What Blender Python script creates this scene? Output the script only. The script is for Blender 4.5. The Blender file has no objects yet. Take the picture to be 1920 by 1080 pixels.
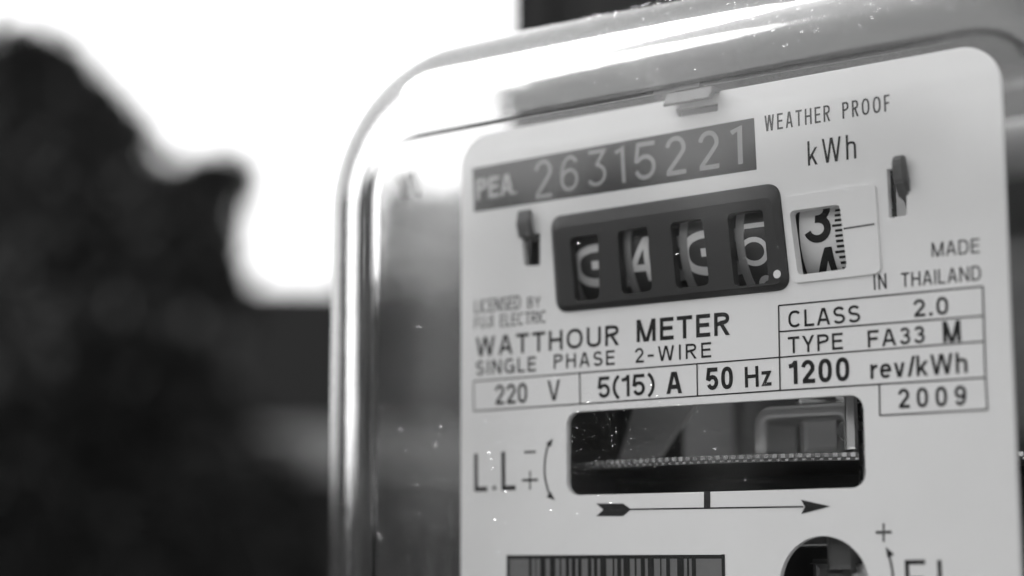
import bpy, bmesh, math, random
import numpy as np
from mathutils import Vector, Matrix

random.seed(7)
rng = np.random.default_rng(11)
S = bpy.context.scene
C = S.collection
R = math.radians

# ------------------------------------------------------------------ camera
# The name plate lies in the plane y = 0 of the meter (x right, z up, front to -y).
# CAM rows: the camera's right / down / forward axes written in (plate x, plate down, into plate).
CAM = np.array([[0.78995678, 0.00202531, 0.61315918],
                [-0.09011255, 0.98951998, 0.11282704],
                [-0.60650475, -0.14438182, 0.78186053]])
FPX = 3449.33                      # focal length in pixels of a 1920 wide frame
DIST = 240.0                       # mm
METER_Z = 1.65                     # height of the plate's origin above the ground
ORG = DIST * np.array([(1380 - 960) / FPX, (560 - 540) / FPX, 1.0])
CAM_LOC = Vector((-float(ORG @ CAM[:, 0]) / 1000, -float(ORG @ CAM[:, 2]) / 1000,
                  METER_Z + float(ORG @ CAM[:, 1]) / 1000))
cam = bpy.data.cameras.new('camera')
camo = bpy.data.objects.new('camera', cam)
C.objects.link(camo)
S.camera = camo
cr = Vector((CAM[0, 0], CAM[0, 2], -CAM[0, 1]))
cu = -Vector((CAM[1, 0], CAM[1, 2], -CAM[1, 1]))
cb = -Vector((CAM[2, 0], CAM[2, 2], -CAM[2, 1]))
camo.matrix_world = Matrix(((cr.x, cu.x, cb.x, CAM_LOC.x), (cr.y, cu.y, cb.y, CAM_LOC.y),
                            (cr.z, cu.z, cb.z, CAM_LOC.z), (0, 0, 0, 1)))
cam.sensor_width = 36.0
cam.lens = FPX / 1920 * 36
cam.clip_start = 0.01
cam.clip_end = 2000
cam.dof.use_dof = True
cam.dof.focus_distance = 0.2385
cam.dof.aperture_fstop = 8.2
cam.dof.aperture_blades = 9

# ------------------------------------------------------------------ world and sun (bright overcast, black-and-white film)
SUN_EL, SUN_AZ = R(50), R(250)
w = bpy.data.worlds.new('World')
S.world = w
w.use_nodes = True
nt = w.node_tree
bg = nt.nodes['Background']
sky = nt.nodes.new('ShaderNodeTexSky')
sky.sky_type = 'NISHITA'
sky.sun_disc = False
sky.sun_elevation = SUN_EL
sky.sun_rotation = SUN_AZ
sky.air_density = 3.0
sky.dust_density = 2.0
bw = nt.nodes.new('ShaderNodeRGBToBW')
nt.links.new(sky.outputs[0], bw.inputs[0])
nt.links.new(bw.outputs[0], bg.inputs[0])
bg.inputs[1].default_value = 0.15
sl = bpy.data.lights.new('sun', 'SUN')
sl.energy = 1.5
sl.angle = R(20)
sl.color = (1, 1, 1)
so = bpy.data.objects.new('sun', sl)
C.objects.link(so)
sdir = Vector((math.sin(SUN_AZ) * math.cos(SUN_EL), math.cos(SUN_AZ) * math.cos(SUN_EL), math.sin(SUN_EL)))
so.rotation_euler = sdir.to_track_quat('Z', 'Y').to_euler()
S.view_settings.view_transform = 'Standard'
S.view_settings.look = 'None'
S.view_settings.exposure = 1.5
S.view_settings.gamma = 1.0
S.cycles.use_denoising = True
S.cycles.max_bounces = 24
S.cycles.transmission_bounces = 20
S.cycles.transparent_max_bounces = 24
S.cycles.glossy_bounces = 10
S.cycles.caustics_refractive = True
S.cycles.caustics_reflective = True
S.cycles.sample_clamp_indirect = 6.0
S.cycles.blur_glossy = 0.3

# ------------------------------------------------------------------ materials (all grey: a black-and-white place)
def mat(name, v, rough=0.5, metal=0.0, spec=0.5, var=0.0, scale=200.0, bump=0.0, rvar=0.0, stretch=None, coat=0.0):
    m = bpy.data.materials.new(name)
    m.use_nodes = True
    n = m.node_tree
    b = n.nodes['Principled BSDF']
    b.inputs['Base Color'].default_value = (v, v, v, 1)
    b.inputs['Roughness'].default_value = rough
    b.inputs['Metallic'].default_value = metal
    b.inputs['Specular IOR Level'].default_value = spec
    b.inputs['Coat Weight'].default_value = coat
    if var or bump or rvar:
        tc = n.nodes.new('ShaderNodeTexCoord')
        mp = n.nodes.new('ShaderNodeMapping')
        if stretch: mp.inputs['Scale'].default_value = stretch
        no = n.nodes.new('ShaderNodeTexNoise')
        no.inputs['Scale'].default_value = scale
        no.inputs['Detail'].default_value = 6
        no.inputs['Roughness'].default_value = 0.6
        n.links.new(tc.outputs['Object'], mp.inputs[0])
        n.links.new(mp.outputs[0], no.inputs['Vector'])
        if var:
            mr = n.nodes.new('ShaderNodeMapRange')
            mr.inputs[1].default_value = 0.25; mr.inputs[2].default_value = 0.75
            mr.inputs[3].default_value = v * (1 - var); mr.inputs[4].default_value = v * (1 + var)
            n.links.new(no.outputs['Fac'], mr.inputs[0])
            n.links.new(mr.outputs[0], b.inputs['Base Color'])
        if rvar:
            mr = n.nodes.new('ShaderNodeMapRange')
            mr.inputs[1].default_value = 0.25; mr.inputs[2].default_value = 0.75
            mr.inputs[3].default_value = max(rough - rvar, 0); mr.inputs[4].default_value = rough + rvar
            n.links.new(no.outputs['Fac'], mr.inputs[0])
            n.links.new(mr.outputs[0], b.inputs['Roughness'])
        if bump:
            bp_ = n.nodes.new('ShaderNodeBump')
            bp_.inputs['Strength'].default_value = 1.0
            bp_.inputs['Distance'].default_value = bump
            n.links.new(no.outputs['Fac'], bp_.inputs['Height'])
            n.links.new(bp_.outputs[0], b.inputs['Normal'])
    return m

M = {}
M['plate'] = mat('plate_paint', 0.75, 0.45, var=0.03, scale=45, rvar=.06)
M['white_plastic'] = mat('white_plastic', 0.72, 0.35)
M['ink'] = mat('black_ink', 0.02, 0.6, spec=0.12, var=0.25, scale=900)
M['box_ink'] = mat('serial_box_ink', 0.028, 0.6, spec=0.15, var=0.1, scale=500)
M['engraved'] = mat('engraved_digits', 0.27, 0.6, var=0.12, scale=700)
M['light_ink'] = mat('light_print', 0.42, 0.6, var=0.15, scale=900)
M['bar_grey'] = mat('barcode_grey', 0.17, 0.4, metal=0.3, var=0.06, scale=600)
M['black_plastic'] = mat('black_plastic', 0.022, 0.35, spec=0.35)
M['drum'] = mat('drum_black', 0.05, 0.35)
M['drum_digit'] = mat('drum_white_print', 0.75, 0.5)
M['drum_flange'] = mat('drum_grey_flange', 0.33, 0.35)
M['drum_white'] = mat('drum_white', 0.7, 0.4)
M['clip'] = mat('dull_clip_metal', 0.11, 0.6, metal=0.0, spec=0.2, var=0.12, scale=400)
M['metal'] = mat('bright_metal', 0.72, 0.26, metal=1.0, rvar=0.1, scale=400)
M['brushed'] = mat('brushed_aluminium', 0.6, 0.42, metal=1.0, bump=4e-6, scale=900, stretch=(1, 1, 0.1))
M['dark_metal'] = mat('dark_steel', 0.16, 0.4, metal=0.8, var=0.2, scale=200)
M['bakelite'] = mat('dark_bakelite', 0.015, 0.45, var=0.2, scale=150, bump=2e-5)
M['base'] = mat('grey_base_casting', 0.1, 0.6, var=0.15, scale=120, bump=2e-5)
M['gasket'] = mat('pale_gasket', 0.4, 0.7, var=0.05)
M['magnet'] = mat('cast_magnet', 0.8, 0.38, metal=0.45)
M['screw'] = mat('screw_steel', 0.6, 0.25, metal=1.0)
M['dark_wood'] = mat('dark_stained_wood', 0.012, 0.8, spec=0.08, var=0.4, scale=30, stretch=(6, 6, 0.6), bump=3e-4)
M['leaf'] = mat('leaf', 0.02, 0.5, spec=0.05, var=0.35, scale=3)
M['bark'] = mat('bark', 0.07, 0.9, var=0.3, scale=20, bump=4e-3)
M['ground'] = mat('ground', 0.12, 0.95, var=0.3, scale=2, bump=0.01)
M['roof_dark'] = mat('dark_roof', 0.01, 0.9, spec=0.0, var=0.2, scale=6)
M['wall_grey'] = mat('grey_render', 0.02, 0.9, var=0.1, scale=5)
M['fascia'] = mat('pale_fascia', 0.2, 0.6, var=0.08, scale=4)
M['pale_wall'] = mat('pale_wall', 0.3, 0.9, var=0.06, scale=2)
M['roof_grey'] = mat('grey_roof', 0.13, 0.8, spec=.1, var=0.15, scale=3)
M['glass_dark'] = mat('window_glass', 0.02, 0.08)

def glass_mat():
    m = bpy.data.materials.new('clear_polycarbonate')
    m.use_nodes = True
    n = m.node_tree
    b = n.nodes['Principled BSDF']
    b.inputs['Base Color'].default_value = (0.985, 0.985, 0.985, 1)
    b.inputs['Roughness'].default_value = 0.045
    b.inputs['Transmission Weight'].default_value = 1.0
    b.inputs['IOR'].default_value = 1.50
    tc = n.nodes.new('ShaderNodeTexCoord')
    no = n.nodes.new('ShaderNodeTexNoise'); no.inputs['Scale'].default_value = 90; no.inputs['Detail'].default_value = 2
    n2 = n.nodes.new('ShaderNodeTexNoise'); n2.inputs['Scale'].default_value = 2500; n2.inputs['Detail'].default_value = 3
    n.links.new(tc.outputs['Object'], no.inputs['Vector']); n.links.new(tc.outputs['Object'], n2.inputs['Vector'])
    b1 = n.nodes.new('ShaderNodeBump'); b1.inputs['Distance'].default_value = 6e-5; b1.inputs['Strength'].default_value = 1
    b2 = n.nodes.new('ShaderNodeBump'); b2.inputs['Distance'].default_value = 1.5e-6; b2.inputs['Strength'].default_value = 1
    n.links.new(no.outputs['Fac'], b1.inputs['Height']); n.links.new(n2.outputs['Fac'], b2.inputs['Height'])
    n.links.new(b1.outputs[0], b2.inputs['Normal']); n.links.new(b2.outputs[0], b.inputs['Normal'])
    film(m, b, 0.0, 0.055, (1, 1, .3), 90)
    volume(m)
    return m
def film(m, shader, lo, hi, stretch, scale):
    # thin uneven layer of dust and grime lying on the plastic
    n = m.node_tree
    out = [x for x in n.nodes if x.type == 'OUTPUT_MATERIAL'][0]
    tc = n.nodes.new('ShaderNodeTexCoord')
    mp = n.nodes.new('ShaderNodeMapping'); mp.inputs['Scale'].default_value = stretch
    no = n.nodes.new('ShaderNodeTexNoise'); no.inputs['Scale'].default_value = scale
    no.inputs['Detail'].default_value = 8; no.inputs['Roughness'].default_value = 0.65; no.inputs['Distortion'].default_value = 0.6
    mr = n.nodes.new('ShaderNodeMapRange')
    mr.inputs[1].default_value = 0.35; mr.inputs[2].default_value = 0.75
    mr.inputs[3].default_value = lo; mr.inputs[4].default_value = hi
    n.links.new(tc.outputs['Object'], mp.inputs[0]); n.links.new(mp.outputs[0], no.inputs['Vector']); n.links.new(no.outputs['Fac'], mr.inputs[0])
    df = n.nodes.new('ShaderNodeBsdfDiffuse'); df.inputs[0].default_value = (.6, .6, .6, 1)
    tl = n.nodes.new('ShaderNodeBsdfTranslucent'); tl.inputs[0].default_value = (.6, .6, .6, 1)
    m1 = n.nodes.new('ShaderNodeMixShader'); m2 = n.nodes.new('ShaderNodeMixShader')
    n.links.new(df.outputs[0], m1.inputs[1]); n.links.new(tl.outputs[0], m1.inputs[2])
    n.links.new(mr.outputs[0], m2.inputs[0]); n.links.new(shader.outputs[0], m2.inputs[1]); n.links.new(m1.outputs[0], m2.inputs[2])
    n.links.new(m2.outputs[0], out.inputs['Surface'])
def volume(m):
    n = m.node_tree
    va = n.nodes.new('ShaderNodeVolumeAbsorption'); va.inputs['Color'].default_value = (0.5, 0.5, 0.5, 1)
    va.inputs['Density'].default_value = 130
    out = [x for x in n.nodes if x.type == 'OUTPUT_MATERIAL'][0]
    n.links.new(va.outputs[0], out.inputs['Volume'])
def pane_mat():
    # the flat front of the cover: clear sheet, straight-through, Fresnel reflection on top
    m = bpy.data.materials.new('clear_flat_front')
    m.use_nodes = True
    n = m.node_tree
    for x in list(n.nodes):
        if x.type == 'BSDF_PRINCIPLED': n.nodes.remove(x)
    out = [x for x in n.nodes if x.type == 'OUTPUT_MATERIAL'][0]
    tr = n.nodes.new('ShaderNodeBsdfTransparent'); tr.inputs[0].default_value = (0.985, 0.985, 0.985, 1)
    gl = n.nodes.new('ShaderNodeBsdfGlossy'); gl.inputs['Roughness'].default_value = 0.06
    gl.inputs[0].default_value = (1, 1, 1, 1)
    fr = n.nodes.new('ShaderNodeFresnel'); fr.inputs['IOR'].default_value = 1.5
    geo = n.nodes.new('ShaderNodeNewGeometry')
    mx = n.nodes.new('ShaderNodeMixShader')
    inv = n.nodes.new('ShaderNodeMix'); inv.data_type = 'FLOAT'
    # same reflectance from either side of the sheet
    inv.inputs[2].default_value = 1.42; inv.inputs[3].default_value = 1 / 1.42
    n.links.new(geo.outputs['Backfacing'], inv.inputs[0])
    n.links.new(inv.outputs[0], fr.inputs['IOR'])
    n.links.new(fr.outputs[0], mx.inputs[0]); n.links.new(tr.outputs[0], mx.inputs[1]); n.links.new(gl.outputs[0], mx.inputs[2])
    film(m, mx, 0.0, 0.008, (1, 1, 1), 45)
    volume(m)
    return m
M['glass'] = glass_mat()
M['pane'] = pane_mat()

# ------------------------------------------------------------------ helpers
def at(u, v, h=0.0):
    """point of the photograph (1920 x 1080) -> (x, z) in mm on the plane h mm in front of the name plate"""
    d = np.array([(u - 960) / FPX, (v - 540) / FPX, 1.0])
    n = -CAM[:, 2]
    o = ORG + h * n
    q = (o @ n) / (d @ n) * d - o
    return float(q @ CAM[:, 0]), float(-(q @ CAM[:, 1]))

def far(u, v, d):
    """world point d metres away in the direction of that pixel"""
    q = np.array([(u - 960) / FPX, (v - 540) / FPX, 1.0])
    q = q * d
    return CAM_LOC + Vector((float(q @ CAM[:, 0]), float(q @ CAM[:, 2]), -float(q @ CAM[:, 1])))

def mm(x, h, z): return (x / 1000, -h / 1000, z / 1000)

def link(name, me, m, parent=None, smooth=False, loc=None):
    o = bpy.data.objects.new(name, me)
    C.objects.link(o)
    for k in (m if isinstance(m, (list, tuple)) else [m]):
        if k is not None: me.materials.append(k)
    if smooth: me.polygons.foreach_set('use_smooth', [True] * len(me.polygons))
    if parent: o.parent = parent
    if loc: o.location = loc
    return o

def pyd(name, vs, fs, m, parent=None, smooth=False, loc=None):
    me = bpy.data.meshes.new(name)
    me.from_pydata(vs, [], fs)
    me.update()
    return link(name, me, m, parent, smooth, loc)

def bmo(name, bm, m, parent=None, smooth=False, loc=None):
    bmesh.ops.recalc_face_normals(bm, faces=bm.faces)
    me = bpy.data.meshes.new(name)
    bm.to_mesh(me); bm.free()
    return link(name, me, m, parent, smooth, loc)

def empty(name, loc, label=None, cat=None, group=None):
    o = bpy.data.objects.new(name, None)
    C.objects.link(o)
    o.location = loc
    o.empty_display_size = 0.01
    if label: o['label'] = label
    if cat: o['category'] = cat
    if group: o['group'] = group
    return o

def rrect(x0, x1, z0, z1, r, n=10):
    pts = []
    for cx, cz, a in ((x1 - r, z1 - r, 0), (x0 + r, z1 - r, 90), (x0 + r, z0 + r, 180), (x1 - r, z0 + r, 270)):
        for i in range(n + 1):
            t = R(a + 90 * i / n)
            pts.append((cx + r * math.cos(t), cz + r * math.sin(t)))
    return pts

def quadr(c, r, n=8):
    """rounded quadrilateral from four corners (tl, tr, br, bl)"""
    pts = []
    k = len(c)
    for i in range(k):
        p, a, b = Vector(c[i]), Vector(c[i - 1]), Vector(c[(i + 1) % k])
        da, db = (a - p).normalized(), (b - p).normalized()
        s, e = p + da * r, p + db * r
        for j in range(n + 1):
            t = j / n
            q = s * (1 - t) ** 2 + p * 2 * t * (1 - t) * 0.92 + e * t ** 2
            q = q + p * (2 * t * (1 - t) * 0.08)
            pts.append((q.x, q.y))
    return pts

def plate_with_holes(name, outer, holes, h0, h1, m, parent, smooth=False, back=None):
    """flat sheet between h0 (back) and h1 (front) with openings cut through it"""
    bm = bmesh.new()
    for loop in [outer] + holes:
        vs = [bm.verts.new(mm(x, h1, z)) for x, z in loop]
        for i in range(len(vs)): bm.edges.new((vs[i], vs[(i + 1) % len(vs)]))
    bmesh.ops.triangle_fill(bm, use_beauty=True, use_dissolve=False, edges=bm.edges[:], normal=(0, -1, 0))
    g = bmesh.ops.extrude_face_region(bm, geom=bm.faces[:])
    for v in [e for e in g['geom'] if isinstance(e, bmesh.types.BMVert)]: v.co.y = -h0 / 1000
    o = bmo(name, bm, m, parent, smooth)
    if back:
        o.data.materials.append(back)
        for p in o.data.polygons:
            if abs(p.center.y + h0 / 1000) < 1e-6: p.material_index = 1
    return o

def loft(name, rings, m, parent, smooth=False, cap0=False, cap1=False):
    vs = [p for r_ in rings for p in r_]
    n = len(rings[0])
    fs = []
    for k in range(len(rings) - 1):
        for i in range(n):
            j = (i + 1) % n
            fs.append((k * n + i, k * n + j, (k + 1) * n + j, (k + 1) * n + i))
    if cap0: fs.append(tuple(range(n)))
    if cap1: fs.append(tuple(range((len(rings) - 1) * n, len(rings) * n)))
    bm = bmesh.new()
    b = [bm.verts.new(v) for v in vs]
    for f in fs: bm.faces.new([b[i] for i in f])
    return bmo(name, bm, m, parent, smooth)

def add_box(bm, x0, x1, h0, h1, z0, z1, bev=0.0, k=1.0):
    g = bmesh.ops.create_cube(bm, size=1)
    for v in g['verts']:
        v.co = Vector(((x0 + x1) / 2 + v.co.x * (x1 - x0), -((h0 + h1) / 2 + v.co.y * (h1 - h0)), (z0 + z1) / 2 + v.co.z * (z1 - z0))) * k
    if bev:
        es = list({e for v in g['verts'] for e in v.link_edges})
        bmesh.ops.bevel(bm, geom=es, offset=bev * k, segments=2, affect='EDGES', profile=0.6)

def box(name, x0, x1, h0, h1, z0, z1, m, parent, bev=0.0, smooth=False):
    bm = bmesh.new()
    add_box(bm, x0, x1, h0, h1, z0, z1, bev, 0.001)
    return bmo(name, bm, m, parent, smooth)

# ------------------------------------------------------------------ stroke lettering
def arc(cx, cy, rx, ry, a0, a1, n=14, p=2.0):
    o = []
    for i in range(n + 1):
        t = R(a0 + (a1 - a0) * i / n)
        c_, s_ = math.cos(t), math.sin(t)
        o.append((cx + rx * math.copysign(abs(c_) ** (2 / p), c_), cy + ry * math.copysign(abs(s_) ** (2 / p), s_)))
    return o

def glyph(ch, w, nar=1.0):
    """strokes (point list, closed) of a sans-serif capital of height 1 with stroke w; returns width, strokes"""
    h = w / 2
    T, B = 1 - h, h
    P = 2.35
    def o(W): return W * nar
    if ch == 'A':
        W = o(.74); return W, [([(h * 1.05, 0), (W / 2 - h * .35, 1)], 2), ([(W - h * 1.05, 0), (W / 2 + h * .35, 1)], 2), ([(W * .2, .31), (W * .8, .31)], 0)]
    if ch == 'B':
        W = o(.68); return W, [([(h, 0), (h, 1)], 0), ([(h, T), (W * .5, T)] + arc(W * .48, .75, W * .46 - h, .25 - h, 90, -90, 12, P) + [(h, .5)], 0),
                               ([(W * .5, .5)] + arc(W * .5, .26, W * .5 - h, .26 - h * .9, 90, -90, 12, P) + [(h, B)], 0)]
    if ch == 'J':
        W = o(.54); return W, [([(W - h, 1)] + arc(W / 2, .3, W / 2 - h, .3 - h, 0, -175, 14), 0)]
    if ch == 'C':
        W = o(.74); return W, [(arc(W / 2, .5, W / 2 - h, .5 - h, 42, 318, 26, P), 0)]
    if ch == 'D':
        W = o(.72); return W, [([(W * .45, B), (h, B), (h, T), (W * .45, T)] + arc(W * .45, .5, W * .55 - h, .5 - h, 90, -90, 16, P), 1)]
    if ch == 'E':
        W = o(.6); return W, [([(W, B), (h, B), (h, T), (W, T)], 0), ([(h, .52), (W * .93, .52)], 0)]
    if ch == 'F':
        W = o(.57); return W, [([(h, 0), (h, T), (W, T)], 0), ([(h, .5), (W * .9, .5)], 0)]
    if ch == 'G':
        W = o(.78); return W, [(arc(W / 2, .5, W / 2 - h, .5 - h, 45, 330, 26, P), 0), ([(W * .55, .46), (W - h, .46), (W - h, 0)], 0)]
    if ch == 'H':
        W = o(.7); return W, [([(h, 0), (h, 1)], 0), ([(W - h, 0), (W - h, 1)], 0), ([(h, .52), (W - h, .52)], 0)]
    if ch == 'I': return w, [([(h, 0), (h, 1)], 0)]
    if ch == 'L':
        W = o(.54); return W, [([(h, 1), (h, B), (W, B)], 0)]
    if ch == 'M':
        W = o(.86); return W, [([(h, 0), (h, 1)], 0), ([(W - h, 0), (W - h, 1)], 0), ([(h * 1.2, 1), (W / 2 - h * .3, 0)], 2), ([(W - h * 1.2, 1), (W / 2 + h * .3, 0)], 2)]
    if ch == 'N':
        W = o(.72); return W, [([(h, 0), (h, 1)], 0), ([(W - h, 0), (W - h, 1)], 0), ([(h * 1.15, 1), (W - h * 1.15, 0)], 2)]
    if ch in 'O':
        W = o(.8); return W, [(arc(W / 2, .5, W / 2 - h, .5 - h, 0, 354, 40, P), 1)]
    if ch in 'PR':
        W = o(.66); s = [([(h, 0), (h, 1)], 0), ([(h, T), (W * .5, T)] + arc(W * .5, .735, W * .5 - h, .265 - h, 90, -90, 12, P) + [(h, .47)], 0)]
        if ch == 'R': s.append(([(W * .5, .47), (W - h * .9, 0)], 2))
        return W, s
    if ch == 'S':
        W = o(.66); r1 = (1 - 2 * h) / 4
        return W, [(arc(W / 2, T - r1, W / 2 - h * 1.2, r1, 25, 262, 16) + arc(W / 2, B + r1, W / 2 - h, r1, 82, -155, 16), 0)]
    if ch == 'T':
        W = o(.64); return W, [([(0, T), (W, T)], 0), ([(W / 2, 0), (W / 2, T)], 0)]
    if ch == 'U':
        W = o(.7); return W, [([(h, 1)] + arc(W / 2, .34, W / 2 - h, .34 - h, 180, 360, 16, P) + [(W - h, 1)], 0)]
    if ch == 'V':
        W = o(.68); return W, [([(h * 1.05, 1), (W / 2 - h * .3, 0)], 2), ([(W - h * 1.05, 1), (W / 2 + h * .3, 0)], 2)]
    if ch == 'W':
        W = o(1.0); return W, [([(h, 1), (W * .26, 0)], 2), ([(W * .28, 0), (W / 2 - h * .2, 1)], 2), ([(W / 2 + h * .2, 1), (W * .72, 0)], 2), ([(W * .74, 0), (W - h, 1)], 2)]
    if ch == 'Y':
        W = o(.68); return W, [([(h, 1), (W / 2, .42)], 2), ([(W - h, 1), (W / 2, .42)], 2), ([(W / 2, 0), (W / 2, .48)], 0)]
    if ch == '0':
        W = o(.56); return W, [(arc(W / 2, .5, W / 2 - h, .5 - h, 0, 354, 40, 2.5), 1)]
    if ch == '1':
        W = o(.36); return W, [([(W - h, 0), (W - h, 1)], 0), ([(W - h, .97), (W * .45, .8), (0, .77)], 0)]
    if ch == 'i':      # engraved one: open flag
        W = o(.3); return W, [([(W * .1, .84), (W * .8, .97), (W - h, 0)], 0)]
    if ch == '2':
        W = o(.56); return W, [(arc(W / 2, T - .25, W / 2 - h, .25, 172, -20, 14) + [(W * .62, .42), (h * 1.5, B + .05), (h * 1.5, B), (W, B)], 0)]
    if ch == '3':
        W = o(.56); r1 = (T - .53) / 2; r2 = (.53 - B) / 2
        return W, [(arc(W / 2, T - r1, W / 2 - h * 1.3, r1, 160, -80, 14) + [(W * .42, .53)], 0), ([(W * .42, .53)] + arc(W / 2, B + r2, W / 2 - h, r2, 80, -165, 14), 0)]
    if ch == 'z3':
        W = o(.56); return W, [([(W * .08, T), (W * .85, T), (W * .5, .6)] + arc(W * .47, .31, W * .5 - h, .31 - h, 72, -150, 16), 0)]
    if ch == '4':
        W = o(.6); return W, [([(W * .74, 0), (W * .74, 1)], 0), ([(W * .74, 1.0), (h, .3), (W, .3)], 0)]
    if ch == '5':
        W = o(.56); return W, [([(W * .93, T), (W * .2, T), (W * .12, .52)] + arc(W / 2, .335, W / 2 - h, .335 - h, 140, -160, 18), 0)]
    if ch == '6':
        W = o(.56); return W, [(arc(W / 2, .32, W / 2 - h, .32 - h, 0, 352, 26), 1), ([(h, .3)] + arc(W / 2 + .02, .5, W / 2 - h + .02, .5 - h, 180, 40, 14), 0)]
    if ch == '9':
        W = o(.56); return W, [(arc(W / 2, .68, W / 2 - h, .32 - h, 0, 352, 26), 1), ([(W - h, .7)] + arc(W / 2 - .02, .5, W / 2 - h + .02, .5 - h, 0, -140, 14), 0)]
    if ch == 'k':
        W = o(.52); return W, [([(h, 0), (h, 1)], 0), ([(W * .88, .72), (h, .2)], 2), ([(W * .38, .45), (W - h, 0)], 2)]
    if ch == 'h':
        W = o(.52); return W, [([(h, 0), (h, 1)], 0), ([(h, .45)] + arc(W / 2, .5, W / 2 - h, .22 - h, 170, 0, 12, P) + [(W - h, 0)], 0)]
    if ch == 'r':
        W = o(.34); return W, [([(h, 0), (h, .72)], 0), ([(h, .42)] + arc(W + .02, .40, W - h, .32 - h, 170, 95, 8), 0)]
    if ch == 'e':
        W = o(.54); return W, [([(h, .38), (W - h, .38)] + arc(W / 2, .36, W / 2 - h, .36 - h, 4, 318, 24, P), 0)]
    if ch == 'v':
        W = o(.5); return W, [([(h * .95, .72), (W / 2 - h * .2, 0)], 2), ([(W - h * .95, .72), (W / 2 + h * .2, 0)], 2)]
    if ch == 'z':
        W = o(.48); return W, [([(0, .72 - h), (W - h * 1.2, .72 - h), (h * 1.2, B), (W, B)], 0)]
    if ch == '/': return o(.3), [([(h, 0), (o(.3), 1)], 2)]
    if ch == '(': return o(.3), [(arc(o(.62), .46, o(.56), .66, 128, 232, 14), 0)]
    if ch == ')': return o(.3), [(arc(-o(.32), .46, o(.56), .66, 52, -52, 14), 0)]
    if ch == '.': return w * 1.1, [([(0, w * .55), (w * 1.1, w * .55)], 0)]
    if ch == '-': return o(.36), [([(0, .42), (o(.36), .42)], 0)]
    if ch == 'q':      # half-turned digit seen on the counter
        return .6, [(arc(.55, .5, .55 - h, .5 - h, 84, 276, 24, 2.6), 0), ([(.38, .5), (.62, .5)], 0)]
    return .3, []

def ribbon(pts, w, closed):
    """outline a centre line: returns left and right points"""
    p = [Vector(q) for q in pts]
    q = [p[0]]
    for a in p[1:]:
        if (a - q[-1]).length > 1e-5: q.append(a)
    if closed and (q[0] - q[-1]).length < 1e-5: q.pop()
    p = q
    n = len(p)
    L, Rr = [], []
    for i in range(n):
        if closed or 0 < i < n - 1:
            a = (p[i] - p[i - 1]).normalized(); b = (p[(i + 1) % n] - p[i]).normalized()
        elif i == 0: a = b = (p[1] - p[0]).normalized()
        else: a = b = (p[-1] - p[-2]).normalized()
        na, nb = Vector((-a.y, a.x)), Vector((-b.y, b.x))
        m_ = na + nb
        if m_.length < 1e-4: m_ = na
        m_.normalize()
        k = min(1 / max(m_.dot(na), 0.2), 3.2)
        L.append(p[i] + m_ * (w / 2 * k)); Rr.append(p[i] - m_ * (w / 2 * k))
    return L, Rr

def strokes_mesh(strokes, place, w, clamp, V, F):
    """append the ribbons; place(x, y, layer) -> 3d point"""
    for s, (pts, closed) in enumerate(strokes):
        b = len(V)
        if closed == 2:
            for (xa, ya), (xb, yb) in zip(pts, pts[1:]):
                b = len(V)
                q = w / 2 * math.hypot(xb - xa, yb - ya) / abs(yb - ya)
                for x, y in ((xa - q, ya), (xa + q, ya), (xb + q, yb), (xb - q, yb)): V.append(place(x, y, s))
                F.append((b, b + 1, b + 2, b + 3))
            continue
        L, Rr = ribbon(pts, w, closed)
        n = len(L)
        for a, c in zip(L, Rr):
            for q in (a, c):
                y = min(max(q.y, clamp[0]), clamp[1]) if clamp else q.y
                V.append(place(q.x, y, s))
        for i in range(n if closed else n - 1):
            j = (i + 1) % n
            F.append((b + 2 * i, b + 2 * i + 1, b + 2 * j + 1, b + 2 * j))

def layout(text, w, nar, gap):
    x = 0; out = []
    toks = []
    i = 0
    while i < len(text):
        if text[i] == '{':
            k = text.index('}', i); toks.append(text[i + 1:k]); i = k + 1
        else: toks.append(text[i]); i += 1
    for t in toks:
        if t == ' ': x += .4; continue
        W, st = glyph(t, w, nar)
        out.append((x, t, st)); x += W + gap
    return x - gap, out

INK_H = 0.03
def words(name, specs, m, parent, h0=0.0):
    """specs: (text, left-baseline px, right-baseline px, top-left px v, stroke, narrow, gap)"""
    V, F = [], []
    for text, a, b, vt, w, nar, gap in specs:
        p0, p1 = Vector(at(*a, h0)), Vector(at(*b, h0))
        ht = at(a[0], vt, h0)[1] - p0.y
        ex = (p1 - p0)
        tot, gl = layout(text, w, nar, gap)
        sx = ex.length / tot
        ex.normalize()
        ey = Vector((-ex.y, ex.x))
        for gx, t, st in gl:
            # keep the pen width even when the word is squeezed or stretched
            k = sx / ht
            st2 = [([((gx + x) * k, y) for x, y in pts], c) for pts, c in st]
            def place(x, y, s):
                q = p0 + ex * (x * ht) + ey * (y * ht)
                return mm(q.x, h0 + INK_H + 0.004 * s, q.y)
            cl = None if t in '()/' else (0.0, 1.0)
            strokes_mesh(st2, place, w, cl, V, F)
    return pyd(name, V, F, m, parent)

def line(V, F, a, b, wd, h=0.0, layer=0):
    p, q = Vector(a), Vector(b)
    d = (q - p).normalized(); n = Vector((-d.y, d.x)) * wd / 2
    k = len(V)
    for x in (p + n, p - n, q - n, q + n): V.append(mm(x.x, h + INK_H + 0.003 * layer, x.y))
    F.append((k, k + 1, k + 2, k + 3))

# ================================================================== THE METER
O = (0, 0, METER_Z)
meter = empty('electricity_meter', O, 'electricity watt-hour meter with white printed plate under a clear rounded cover', 'electricity meter')

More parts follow.
